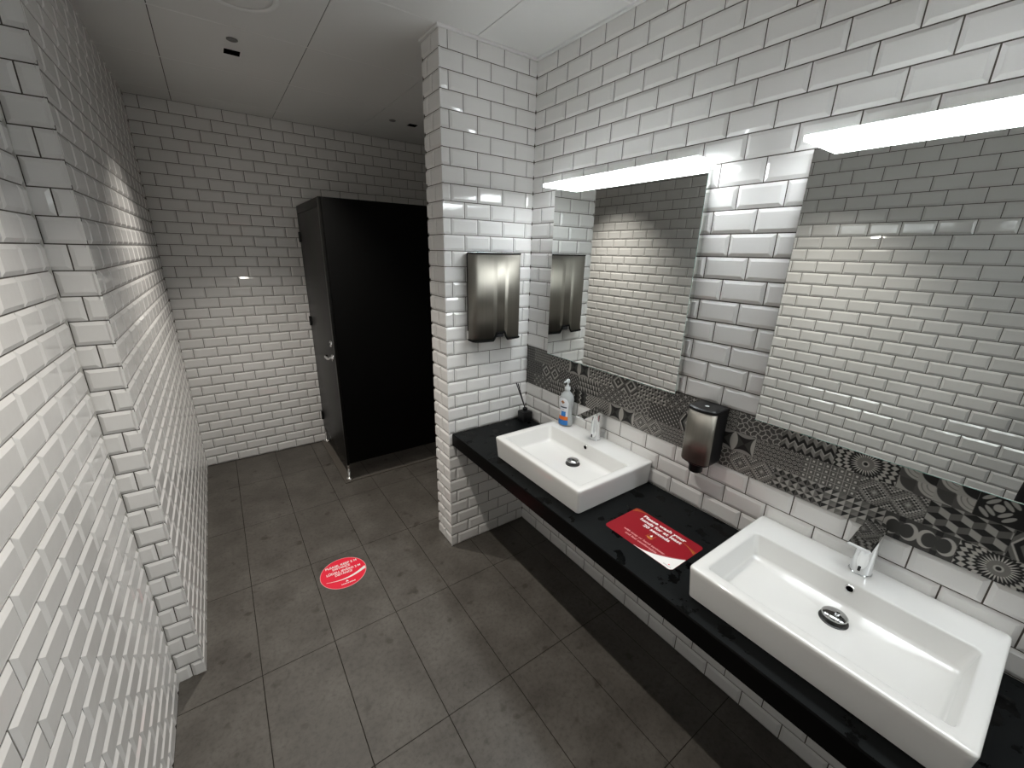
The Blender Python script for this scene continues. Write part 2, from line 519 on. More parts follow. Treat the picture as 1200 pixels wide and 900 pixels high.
        g = np.where(a < 0.4, MD * 0.8, DK); g = np.where(np.hypot(a - 0.2, b - 0.5) < 0.16, CR, g)
    elif kind == 'mesh':
        a, b = fr((u + v) * 5), fr((u - v) * 5)
        g = np.where((a < 0.30) | (b < 0.30), LT, BK)
        g = np.where((fr(u) > 0.93), LT * 0.7, g)
    elif kind == 'zmesh':
        t = fr((u * 1.5) + np.abs(fr(v * 3) - 0.5) * 0.5)
        g = np.where(t < 0.16, LT, np.where(t < 0.58, BK, DK))
    elif kind == 'grid':
        n = 4; x, y = np.abs(fr(u * n) - 0.5), np.abs(fr(v * n) - 0.5); d = np.maximum(x, y)
        g = np.where(fr(d * 7) < 0.45, LT * 0.7, BK); g = np.where(d < 0.14, CR, g)
        g = np.where((x > 0.46) | (y > 0.46), LT, g)
    elif kind == 'cubes':
        # tumbling blocks: hexagons of three rhombi
        W_, H_ = 0.56, 0.50
        rowf = v / (H_ * 0.75); row = np.floor(rowf)
        best = np.full_like(u, 9.0); g = np.full_like(u, LT)
        for dr in (-1, 0, 1):
            rr = row + dr; cy_ = rr * H_ * 0.75
            off = 0.5 * (rr % 2)
            cx_ = (np.round(u / W_ - off) + off) * W_
            x, y = (u - cx_) / W_, (v - cy_) / H_
            d = np.maximum(np.abs(x) * 2, np.abs(x) + np.abs(y) * 2)
            ang = np.where(y > np.abs(x) * 0.5, BK, np.where(x < 0, LT * 0.95, MD * 0.8))
            g = np.where(d < best, ang, g); best = np.minimum(best, d)
    elif kind == 'kal':
        n = 3; a, b = fr(u * n), fr(v * n); k = (np.floor(u * n) * 2 + np.floor(v * n) * 3) % 4
        t = (a > b) ^ (k % 2 == 0); q = (a + b > 1)
        g = np.where(t & q, LT, np.where(t, DK, np.where(q, BK, MD * 1.2)))
        e = (np.abs(a - b) < 0.04) | (np.abs(a + b - 1) < 0.04) | (np.minimum(a, b) < 0.03)
        g = np.where(e, MD * 1.6, g)
    elif kind == 'moon':
        g = np.full_like(u, DK * 1.2)
        for cx, d in ((0.24, -1), (0.76, 1), (1.24, -1), (1.76, 1)):
            x, y = u - cx, (v - 0.5) * 0.72
            r = np.hypot(x, y); r2 = np.hypot(x + 0.07 * d, y)
            g = np.where(r < 0.255, LT * 1.15, g); g = np.where(r2 < 0.205, DK * 0.9, g)
        g = np.where((np.abs(fr(u + 0.5) - 0.5) + np.abs(v - 0.5) < 0) , BK, g)
        g = np.where((np.abs(fr(u) - 0.5) < 0.09) & (np.abs(v - 0.5) > 0.30), BK, g)
    return g

layout = {19: {-1: 'dots', 0: 'lace', 1: 'wave', 2: 'star', 3: 'tris', 4: 'diam', 5: 'tris', 6: 'cross', 7: 'lace', 8: 'wave', 9: 'zig', 10: 'sun', 11: 'quarter', 12: 'oval', 13: 'cross', 14: 'tri', 15: 'diam', 16: 'star'},
          20: {0: 'bdots', 1: 'diam', 2: 'dstripe', 3: 'cones', 4: 'cross', 5: 'wave', 6: 'dstripe', 7: 'vchev', 8: 'star', 9: 'lace', 10: 'grid', 11: 'mosaic', 12: 'cubes', 13: 'vchev', 14: 'lace', 15: 'kal', 16: 'wave'},
          21: {-1: 'dots', 0: 'cross', 1: 'cones', 2: 'zmesh', 3: 'mesh', 4: 'star', 5: 'mosaic', 6: 'lace', 7: 'wave', 8: 'mosaic', 9: 'kal', 10: 'tri', 11: 'moon', 12: 'sun', 13: 'quarter', 14: 'grid', 15: 'mosaic', 16: 'tri'}}
kinds = ['lace', 'diam', 'tri', 'mosaic', 'star', 'wave', 'cross', 'quarter', 'sun', 'zig']
V = []; F = []; C = []
for r in (19, 20, 21):
    ph = 0.5 if r % 2 else 0.0
    zt = H - r * P; k = -1
    while True:
        a = (0.9887 - 1 + ph + k) * Q; b = a + Q
        if a > -YR: break
        kk = k; k += 1
        if b < 0.004: continue
        kind = layout[r].get(kk, kinds[(kk * 7 + r) % len(kinds)])
        u0, u1 = max(a + 0.0007, 0.0), min(b - 0.0007, -YR)
        NU, NV = (120, 60)
        NU = max(4, int(NU * (u1 - u0) / Q))
        U_, V_ = np.meshgrid(np.linspace(u0, u1, NU), np.linspace(zt - P + 0.0007, zt - 0.0007, NV))
        uu = (U_ - a) / Q * 2; vv = (V_ - (zt - P)) / P
        g = 0; n = 0
        for du in (-0.33, 0, 0.33):
            for dv in (-0.33, 0, 0.33):
                g = g + pat(kind, np.clip(uu + du * 2 / NU, 0, 1.9999), np.clip(vv + dv / NV, 0, 0.9999)); n += 1
        g = g / n
        base = sum(len(q) for q in V)
        V.append(np.stack([np.full(U_.size, -0.0005), -U_.ravel(), V_.ravel()], 1))
        C.append(g.ravel())
        idx = base + np.arange(NU * NV).reshape(NV, NU)
        F.append(np.stack([idx[:-1, :-1].ravel(), idx[1:, :-1].ravel(), idx[1:, 1:].ravel(), idx[:-1, 1:].ravel()], 1))
V = np.concatenate(V); F = np.concatenate(F); C = np.concatenate(C)
nb = len(V)
back = np.array([(0.0005, 0, Z1), (0.0005, YR, Z1), (0.0005, YR, Z2), (0.0005, 0, Z2)])
V = np.concatenate([V, back]); C = np.concatenate([C, [0.10] * 4]); F = np.concatenate([F, [[nb, nb + 1, nb + 2, nb + 3]]])
me = bpy.data.meshes.new('trim_4')
me.from_pydata(V.tolist(), [], F.tolist())
ca = me.color_attributes.new('ink', 'FLOAT_COLOR', 'POINT')
cc = np.ones((len(C), 4)); cc[:, 0] = C * 1.04; cc[:, 1] = C; cc[:, 2] = C * 0.93
ca.data.foreach_set('color', cc.ravel())
me.materials.append(M_PATCH); me.update()
o = bpy.data.objects.new('trim_4', me); COL.objects.link(o); structure(o)
o['label'] = 'band of black, grey and cream patterned patchwork tiles along the mirror wall'

# ---------------------------------------------------------------- countertop
mb = MB()
ZU = CT - 0.0745
yend = YR + 0.002
prof = [(-0.0003, ZU), (-0.525, ZU), (-0.528, ZU + 0.003), (-0.528, CT - 0.004), (-0.524, CT), (-0.0003, CT)]
mb.loft([[(x, -0.0003, z) for x, z in prof], [(x, yend, z) for x, z in prof]], M_FASCIA)
mb.m[4] = mb.mi(M_STONE)
o = weld(mb.build('countertop', origin=(-0.26, -1.6, ZU)))
tag(o, 'long black wet stone countertop fixed along the tiled mirror wall', 'countertop')

# ---------------------------------------------------------------- washbasins
def washbasin(y0, y1, label):
    """outer block from y0 to y1 (y0<y1), back against the wall"""
    x0, x1 = -0.467, -0.001; zb, zt = CT + 0.0004, 0.888
    t = thing('washbasin', label, 'washbasin', ((x0 + x1) / 2, (y0 + y1) / 2, zb), 'washbasins on the black counter')
    mb = MB()
    bx0, bx1, by0, by1 = x0 + 0.040, -0.128, y0 + 0.038, y1 - 0.038
    R = []
    def ring(x0, y0, x1, y1, z, r): R.append([(x, y, z) for x, y in rrect(x0, y0, x1, y1, r, 5)])
    ring(x0 + 0.016, y0 + 0.012, x1, y1 - 0.012, zb, 0.010)
    ring(x0 + 0.010, y0 + 0.007, x1, y1 - 0.007, zb + 0.003, 0.014)
    ring(x0 + 0.001, y0 + 0.001, x1, y1 - 0.001, zt - 0.02, 0.014)
    ring(x0, y0, x1, y1, zt - 0.007, 0.014)
    ring(x0 + 0.0015, y0 + 0.0015, x1, y1 - 0.0015, zt - 0.0025, 0.013)
    ring(x0 + 0.006, y0 + 0.006, x1 - 0.004, y1 - 0.006, zt, 0.010)
    ring(bx0 - 0.004, by0 - 0.004, bx1 + 0.004, by1 + 0.004, zt - 0.0004, 0.014)
    ring(bx0 - 0.001, by0 - 0.001, bx1 + 0.001, by1 + 0.001, zt - 0.0025, 0.014)
    ring(bx0 + 0.001, by0 + 0.001, bx1 - 0.001, by1 - 0.001, zt - 0.006, 0.014)
    f = zt - 0.082
    ring(bx0 + 0.010, by0 + 0.012, bx1 - 0.006, by1 - 0.012, f + 0.012, 0.020)
    ring(bx0 + 0.014, by0 + 0.016, bx1 - 0.010, by1 - 0.016, f + 0.004, 0.022)
    ring(bx0 + 0.024, by0 + 0.028, bx1 - 0.020, by1 - 0.028, f, 0.022)
    cx, cy = -0.212, (y0 + y1) / 2 - 0.005
    n = len(R[0])
    R.append([(cx + (p[0] - cx) * 0.16, cy + (p[1] - cy) * 0.09, f - 0.006) for p in R[-1]])
    mb.loft(R, M_CERAMIC, True, True, True)
    o = weld(mb.build('basin', t)); auto_smooth(o, 50)
    # pop up drain: ring darkened as the shadow gap, and domed chrome plug
    d = MB()
    d.lathe([(0.0355, 0.0), (0.0355, 0.0025), (0.033, 0.0035), (0.028, 0.001)], M_DRAIN, (cx, cy, f - 0.0055), 32)
    dr = d.build('drain', t); dr['label'] = 'steel drain ring, darkened as the shadow gap'
    d = MB(); d.lathe([(0.010, 0.0), (0.010, 0.008), (0.0305, 0.010), (0.0315, 0.0125), (0.028, 0.0165), (0.018, 0.0200), (0.004, 0.0215), (0.0005, 0.0216)], M_PLUG, (cx, cy, f - 0.001), 36)
    pl = d.build('drain_plug', t); pl['label'] = 'domed chrome drain plug'
    d = MB()
    xo = bx1 - 0.0012
    n = 20; zz = zt - 0.021
    def circ(x, r): return [(x, cy + r * math.cos(2 * PI * j / n), zz + r * math.sin(2 * PI * j / n)) for j in range(n)]
    d.loft([circ(xo + 0.004, 0.0115), circ(xo - 0.0050, 0.0115), circ(xo - 0.0054, 0.0100), circ(xo - 0.0046, 0.0088)], M_BRASSY, False, False, True)
    d.loft([circ(xo - 0.0046, 0.0088), circ(xo - 0.0050, 0.0086)], M_BLACKHOLE, True, True)  # black disc painted in for the shade inside the hole
    ov = d.build('overflow_hole', t); ov['label'] = 'small round dark overflow hole'
    return t
washbasin(-0.970, -0.360, 'white rectangular ceramic washbasin near the pier, with the clear bottle on its rim')
washbasin(-2.048, -1.444, 'white rectangular ceramic washbasin nearest the viewer, beside the red card')

# ---------------------------------------------------------------- sensor taps
def tap(cy, label):
    z0 = 0.8885; cx = -0.052
    t = thing('faucet', label, 'faucet', (cx, cy, z0), 'chrome sensor taps on the washbasins')
    mb = MB(); n = 36
    def el(z, rx, ry, ox=0.0): return [(cx + ox + rx * math.cos(2 * PI * j / n), cy + ry * math.sin(2 * PI * j / n), z) for j in range(n)]
    mb.loft([el(z0, 0.0285, 0.0285), el(z0 + 0.003, 0.0285, 0.0285), el(z0 + 0.0035, 0.0265, 0.0265), el(z0 + 0.05, 0.0258, 0.0258, 0.001), el(z0 + 0.10, 0.0250, 0.0252, 0.003), el(z0 + 0.138, 0.0245, 0.025, 0.004)], M_CHROME, True, True, True)
    o = mb.build('tap_body', t); auto_smooth(o, 40)
    # wedge spout: flat mirror top, thin front lip, underside curving back into the body
    mb = MB(); R = []
    for k in range(15):
        s = k / 14; x = cx + 0.030 - s * 0.150
        top = z0 + 0.164 - 0.020 * s
        th = 0.030 - 0.021 * min(1, s * 1.25) ** 0.8
        hw = 0.0262 if s > 0.1 else 0.0262 * math.sqrt(max(0.0, 1 - ((0.1 - s) / 0.125) ** 2))
        c = 0.003
        R.append([(x, cy - hw, top - c), (x, cy - hw + c, top), (x, cy + hw - c, top), (x, cy + hw, top - c), (x, cy + hw, top - th + c), (x, cy + hw - c, top - th), (x, cy - hw + c, top - th), (x, cy - hw, top - th + c)])
    mb.loft(R, M_CHROME)
    o = weld(mb.build('spout', t)); auto_smooth(o, 30)
    mb = MB(); mb.lathe([(0.009, 0), (0.009, -0.005), (0.006, -0.0055)], M_BLACK, (cx - 0.104, cy, z0 + 0.1365), 20)
    mb.build('aerator', t)
    mb = MB(); mb.box((cx - 0.0275, cy - 0.0035, z0 + 0.014), (cx - 0.022, cy + 0.0035, z0 + 0.030), M_BLACK, 0.001)
    s_ = mb.build('sensor_window', t); s_['label'] = 'small black sensor window'
    return t
tap(-0.655, 'chrome sensor faucet on the washbasin near the pier, beside the clear bottle')
tap(-1.748, 'chrome sensor faucet on the washbasin nearest the viewer')

# ---------------------------------------------------------------- mirrors and lights above them
def mirror(y0, y1, label):
    z0, z1 = 1.240, 2.085; xf = -0.030
    t = thing('wall_mirror', label, 'mirror', (-0.002, (y0 + y1) / 2, z0), 'frameless mirrors above the washbasins')
    mb = MB(); mb.box((xf + 0.0020, y0, z0 ), (-0.0012, y1, z1), M_MIRROR)
    mb.build('backing_box', t)
    mb = MB(); mb.box((xf + 0.0004, y0, z0), (xf + 0.0019, y1, z1), M_GLASSEDGE)
    e = mb.build('glass_edge', t); e['label'] = 'pale green polished glass edge'
    mb = MB(); mb.add([(xf, y0 + 0.001, z0 + 0.003), (xf, y1 - 0.001, z0 + 0.003), (xf, y1 - 0.001, z1 - 0.001), (xf, y0 + 0.001, z1 - 0.001),
                       (xf + 0.0004, y0, z0 + 0.002), (xf + 0.0004, y1, z0 + 0.002), (xf + 0.0004, y1, z1), (xf + 0.0004, y0, z1)],
                      [(3, 2, 1, 0), (0, 1, 5, 4), (1, 2, 6, 5), (2, 3, 7, 6), (3, 0, 4, 7)], M_MIRROR)
    mb.build('mirror_glass', t)
    return t
mirror(-1.043, -0.222, 'frameless rectangular mirror beside the steel towel dispenser')
mirror(-2.190, -1.362, 'frameless rectangular mirror above the washbasin nearest the viewer')

def bar_light(y0, y1, label):
    t = thing('mirror_light', label, 'wall light', (-0.002, (y0 + y1) / 2, 2.09), 'white bar lights above the mirrors')
    mb = MB(); mb.box((-0.1285, y0, 2.0990), (-0.030, y1, 2.1020), M_TRIM)  # plate unseen from below, added to hold glow off the wall above
    h_ = mb.build('top_shade', t); h_['label'] = 'thin white plate added on top to shade the wall'
    mb = MB(); mb.box((-0.142, y0, 2.0850), (-0.030, y1, 2.0985), M_LED, 0.0015)
    d = mb.build('light_diffuser', t); auto_smooth(d, 50); d['label'] = 'glowing white diffuser'
    mb = MB(); mb.box((-0.0298, y0 + 0.06, 2.086), (-0.0008, y1 - 0.06, 2.098), M_TRIM)
    mb.build('wall_bracket', t)
    return t
bar_light(-1.060, -0.262, 'glowing white bar light over the mirror beside the towel dispenser')
bar_light(-3.290, -2.490, 'extra white bar light added unseen just behind the viewer to brighten the pier')  # unseen extra lamp, added to brighten the pier and step
bar_light(-4.405, -3.605, 'extra white bar light added unseen farthest behind the viewer to brighten the pier')  # second unseen lamp, added for more light from behind
mirror(-3.305, -2.477, 'extra frameless mirror added unseen just behind the viewer, under the added light')  # unseen mirror added with the extra lamp, also throws light back
mirror(-4.420, -3.592, 'extra frameless mirror added unseen farthest behind the viewer, under the added light')  # likewise an added mirror, unseen, below the second extra lamp
bar_light(-2.175, -1.375, 'glowing white bar light over the mirror nearest the viewer')

# ---------------------------------------------------------------- towel dispenser on the pier
def towel_dispenser():
    x0, x1 = -0.424, -0.124; z0, z1 = 1.315, 1.778; D = 0.102
    t = thing('paper_towel_dispenser', 'brushed steel paper towel dispenser mounted on the tiled pier', 'dispenser', ((x0 + x1) / 2, -0.001, z0))
    nx = 0.062 / 2; xm = x0 + 0.150
    def outline(ins, y_shift=0.0):
        # plan outline, front curved with rounded left and right corners
        pts = [(x1 - ins, -0.001), (x1 - ins, -0.018)]
        rc = 0.030; a0 = 0.16
        for k in range(9):
            a = k / 8 * (PI / 2 - a0)
            pts.append((x1 - rc + (rc - ins) * math.cos(a), -(D - rc - 0.012) - (rc - ins) * math.sin(a)))
        xa, ya = pts[-1]; xb = x0 + x1 - xa
        for k in range(1, 20):
            q = k / 20; pts.append((xa + (xb - xa) * q, ya - 0.0135 * (1 - (2 * q - 1) ** 2)))
        for k in range(8, -1, -1):
            a = k / 8 * (PI / 2 - a0)
            pts.append((x0 + rc - (rc - ins) * math.cos(a), -(D - rc - 0.012) - (rc - ins) * math.sin(a)))
        pts.append((x0 + ins, -0.018))
        pts.append((x0 + ins, -0.001))
        return pts
    mb = MB(); R = [[(x, y, z0 + 0.053) for x, y in outline(0.003)], [(x, y, z1 - 0.003) for x, y in outline(0.003)]]
    mb.loft(R, M_BLACK); h = mb.build('plastic_housing', t); h['label'] = 'black plastic housing'
    # steel cover: wraps the front with a notch at the bottom centre
    mb = MB(); O = outline(0.0)
    seg = O[1:-1]
    n = len(seg)
    cx = (x0 + x1) / 2 + 0.004
    fine = []
    for i in range(n - 1):
        for k in range(6):
            s = k / 6; fine.append((seg[i][0] * (1 - s) + seg[i + 1][0] * s, seg[i][1] * (1 - s) + seg[i + 1][1] * s))
    fine.append(seg[-1])
    def zlow(x):
        d = abs(x - cx)
        if d < 0.026: return z0 + 0.050
        if d < 0.034: return z0 + 0.050 - (d - 0.026) / 0.008 * 0.022
        if d < 0.046: return z0 + 0.028 - (d - 0.034) / 0.012 * 0.018
        return z0 + 0.009
    low = [(x, y, zlow(x)) for x, y in fine]; top = [(x, y, z1 - 0.004) for x, y in fine]
    m2 = len(fine)
    mb.add(low + top, [(i + 1, i, m2 + i, m2 + i + 1) for i in range(m2 - 1)], M_STEEL, True)
    cov = mb.build('steel_cover', t)
    md = cov.modifiers.new('thickness', 'SOLIDIFY'); md.thickness = 0.0012; md.offset = -1
    # black lower lip following the notch
    mb = MB()
    pts = [(x, y - 0.002, zlow(x) - 0.003) for x, y in fine]
    mb.tube(pts, 0.0052, M_BLACKMATT, 8); mb.build('lower_lip', t)
    mb = MB(); mb.tube([(x, y - 0.001, z1 - 0.003) for x, y in fine], 0.0034, M_BLACKMATT, 6)
    mb.build('top_edge', t)
    mb = MB(); mb.box((cx - 0.024, -D + 0.004, z0 + 0.020), (cx + 0.024, -D + 0.030, z0 + 0.0525), M_BLACK, 0.003)
    mb.box((cx - 0.016, -D + 0.0025, z0 + 0.026), (cx + 0.016, -D + 0.0045, z0 + 0.040), M_PUMPGREY)
    w = mb.build('paper_window', t); w['label'] = 'small grey level window in black notch'
    mb = MB()
    for k, (dx, dz, r) in enumerate(((0, 0.068, 0.0042), (0.006, 0.0655, 0.0032), (-0.006, 0.0655, 0.0032))):
        mb.box((cx + dx - r, -D - 0.0006, z0 + dz - r * .7), (cx + dx + r, -D - 0.0001, z0 + dz + r * .7), M_PUMP)
    mb.build('emblem', t)
M_BLACKMATT = mat('matt black plastic', (0.004, 0.004, 0.004), 0.7, spec=0.15)
M_PUMPGREY = mat('smoke grey window', (0.05, 0.05, 0.055), 0.3)
towel_dispenser()

# ---------------------------------------------------------------- soap dispenser
def soap_dispenser():
    y0, y1 = -1.258, -1.146; z0, z1 = 1.012, 1.236; D = 0.112
    t = thing('soap_dispenser', 'brushed steel soap dispenser with black top on the wall between the mirrors', 'dispenser', (-0.001, (y0 + y1) / 2, z0))
    w = (y1 - y0) / 2; c = (y0 + y1) / 2
    def outline(ins):
        pts = [(-0.001, c + w - ins)]
        rc = 0.020; a0 = 0.2
        for k in range(8):
            a = k / 7 * (PI / 2 - a0)
            pts.append((-(D - rc - 0.010) - (rc - ins) * math.sin(a), c + w - rc + (rc - ins) * math.cos(a)))
        xa, ya = pts[-1]; yb = 2 * c - ya
        for k in range(1, 12):
            q = k / 12; pts.append((xa - 0.009 * (1 - (2 * q - 1) ** 2), ya + (yb - ya) * q))
        for k in range(7, -1, -1):
            a = k / 7 * (PI / 2 - a0)
            pts.append((-(D - rc - 0.010) - (rc - ins) * math.sin(a), c - w + rc - (rc - ins) * math.cos(a)))
        pts.append((-0.001, c - w + ins))
        return pts
    mb = MB(); mb.loft([[(x, y, z) for x, y in outline(i)] for z, i in ((z0, 0.010), (z0 + 0.004, 0.004), (z0 + 0.012, 0.0015), (z1 - 0.008, 0.0015), (z1, 0.0015))], M_BLACK)
    mb.build('plastic_housing', t)
    mb = MB(); seg = outline(0.0)[1:-1]; n = len(seg)
    mb.add([(x, y, z0 + 0.010 + 0.006 * ((x + 0.11) / 0.1)) for x, y in seg] + [(x, y, z1 - 0.006) for x, y in seg], [(i, i + 1, n + i + 1, n + i) for i in range(n - 1)], M_STEEL, True)
    cv = mb.build('steel_cover', t); md = cv.modifiers.new('thickness', 'SOLIDIFY'); md.thickness = 0.001; md.offset = 0
    mb = MB(); mb.loft([[(x, y, z) for x, y in outline(i)] for z, i in ((z1 - 0.006, -0.001), (z1 + 0.004, -0.001), (z1 + 0.008, 0.004))], M_BLACK)
    mb.lathe([(0.0075, 0), (0.0075, 0.0012), (0.006, 0.0014)], M_PUMP, (-0.060, c, z1 + 0.0078), 20)
    lid = mb.build('lid', t); lid['label'] = 'black lid with a small grey key button'
    mb = MB(); mb.lathe([(0.030, 0.0), (0.030, -0.012), (0.026, -0.016), (0.026, -0.038), (0.020, -0.043), (0.010, -0.044)], M_BLACK, (-0.066, c, z0 + 0.002), 28)
    mb.build('nozzle', t)
soap_dispenser()

# ---------------------------------------------------------------- text helper
def text_mesh(name, body, size, centre, right, up, m, parent, bold=0.0, width=None):
    cu = bpy.data.curves.new('txt', 'FONT'); cu.body = body; cu.size = size; cu.align_x = 'CENTER'; cu.align_y = 'CENTER'
    cu.offset = bold; cu.resolution_u = 3; cu.space_character = 1.0
    tmp = bpy.data.objects.new('txt', cu); COL.objects.link(tmp)
    bpy.context.view_layer.update()
    dg = bpy.context.evaluated_depsgraph_get()
    me = bpy.data.meshes.new_from_object(tmp.evaluated_get(dg))
    bpy.data.objects.remove(tmp)
    me.name = name
    if width:
        xs_ = [v.co.x for v in me.vertices]; s = width / (max(xs_) - min(xs_))
        for v in me.vertices: v.co.x *= s
    me.materials.clear(); me.materials.append(m)
    R = Vector(right).normalized(); Uq = Vector(up).normalized(); N = R.cross(Uq)
    pc = parent_world(parent)
    for v in me.vertices:
        co = Vector(centre) + R * v.co.x + Uq * v.co.y + N * v.co.z
        v.co = co - pc
    o = bpy.data.objects.new(name, me); COL.objects.link(o); o.parent = parent
    return o

# ---------------------------------------------------------------- red card on the counter
def card():
    x0, x1, y0, y1 = -0.412, -0.212, -1.362, -1.066; z = CT + 0.0004
    t = thing('notice_card', 'red handwashing notice card lying on the counter between the washbasins', 'sign', ((x0 + x1) / 2, (y0 + y1) / 2, z))
    mb = MB(); o = rrect(x0, y0, x1, y1, 0.014, 6)
    mb.loft([[(x, y, z) for x, y in o], [(x, y, z + 0.0009) for x, y in o]], M_RED2)
    mb.build('card', t)
    zt = z + 0.0011
    # white curved foot at the corner
    mb = MB(); n = 24; a = []; b = []
    for k in range(n + 1):
        s = k / n; y = -1.205 - s * (y1 * 0 + (-1.205 - y0) * 1.0) * 1.0
        y = -1.205 + (y0 + 0.0005 + 1.205) * s
        xt = x0 + 0.0015 + 0.086 * s ** 1.9
        e = 0.0005
        if y < y0 + 0.014: e = 0.014 - math.sqrt(max(0, 0.014 ** 2 - (y0 + 0.014 - y) ** 2))
        a.append((x0 + e, y, zt)); b.append((max(xt, x0 + e), y, zt))
    mb.add(a + b, [(i, i + 1, n + 2 + i, n + 1 + i) for i in range(n)], M_WHITE)
    w = mb.build('white_corner', t); w['label'] = 'white curved corner of the card'
    # thin line above the curve
    mb = MB(); a = []
    for k in range(n + 1):
        s = k / n; y = -1.255 + (y0 + 0.002 + 1.255) * s
        s2 = (y + 1.205) / (y0 + 1.205)
        a.append((x0 + 0.0015 + 0.086 * s2 ** 1.9 + 0.004 * (1 + 0 * s), y, zt))
    mb.add([(x, y, z_) for x, y, z_ in a] + [(x + 0.0012, y, z_) for x, y, z_ in a], [(i, i + 1, n + 2 + i, n + 1 + i) for i in range(n)], M_PINK)
    mb.build('accent_line', t)
    # orange strokes at the upper corner and right edge
    mb = MB()
    def stroke(p0, p1, w0, w1):
        p0 = Vector((*p0, zt)); p1 = Vector((*p1, zt)); d = (p1 - p0).normalized(); q = Vector((-d.y, d.x, 0))
        mb.add([p0 - q * w0, p1 - q * w1, p1 + q * w1, p0 + q * w0], [(0, 1, 2, 3)], M_GOLD)
    for k in range(5):
        stroke((-0.222 - 0.006 * k, -1.0675), (-0.2135, -1.14 + 0.010 * k), 0.0010, 0.0002)
    weld(mb.build('orange_rays', t))
    mb = MB()
    for k in range(5):
        stroke((-0.262 - 0.004 * k, -1.3605), (-0.244 - 0.001 * k, -1.27 - 0.012 * k), 0.0008, 0.0001)
    weld(mb.build('orange_rays', t))
    R = (0, -1, 0); Uq = (1, 0, 0)
    text_mesh('lettering', 'Please wash your', 0.0225, (-0.2375, -1.212, zt + 0.0002), R, Uq, M_WHITE, t, 0.0006, 0.185)
    text_mesh('lettering', 'hands for at least', 0.0225, (-0.2620, -1.212, zt + 0.0002), R, Uq, M_WHITE, t, 0.0006, 0.180)
    text_mesh('lettering', '20 seconds', 0.0225, (-0.2865, -1.212, zt + 0.0002), R, Uq, M_WHITE, t, 0.0006, 0.116)
    text_mesh('lettering', 'with soap or hand sanitizer', 0.0145, (-0.362, -1.212, zt + 0.0002), R, Uq, M_PINK, t, 0.0002, 0.180)
    text_mesh('lettering', 'and feel comfortable', 0.0145, (-0.380, -1.212, zt + 0.0002), R, Uq, M_PINK, t, 0.0002, 0.138)
    # icon of a hand under a drop
    mb = MB()
    cx, cy = -0.322, -1.214
    pts = [(cx - 0.010, cy + 0.012), (cx - 0.016, cy), (cx - 0.010, cy - 0.014), (cx - 0.004, cy - 0.010), (cx - 0.004, cy + 0.010)]
    mb.add([(x, y, zt) for x, y in pts], [(4, 3, 2, 1, 0)], M_GOLD)
    mb.add([(cx + 0.012, cy, zt), (cx + 0.002, cy - 0.005, zt), (cx - 0.002, cy, zt), (cx + 0.002, cy + 0.005, zt)], [(3, 2, 1, 0)], M_WHITE)
    mb.tube([(cx + 0.016, cy + 0.013, zt), (cx + 0.004, cy + 0.011, zt), (cx - 0.012, cy + 0.015, zt)], 0.0006, M_GOLD, 6)
    mb.tube([(cx + 0.016, cy - 0.013, zt), (cx + 0.004, cy - 0.011, zt), (cx - 0.018, cy - 0.010, zt)], 0.0006, M_GOLD, 6)
    ic = mb.build('hand_icon', t); ic['label'] = 'small white drop between orange hands'
    mb = MB()
    for k in range(7): mb.box((-0.4025, -1.325 - 0.0042 * k, zt), (-0.3995, -1.3275 - 0.0042 * k, zt + 0.0002), M_GREYPR)
    mb.box((-0.3945, -1.338, zt), (-0.390, -1.341, zt + 0.0002), M_RED); mb.box((-0.393, -1.341, zt), (-0.390, -1.344, zt + 0.0002), M_RED)
    mb.build('small_logo', t)
card()

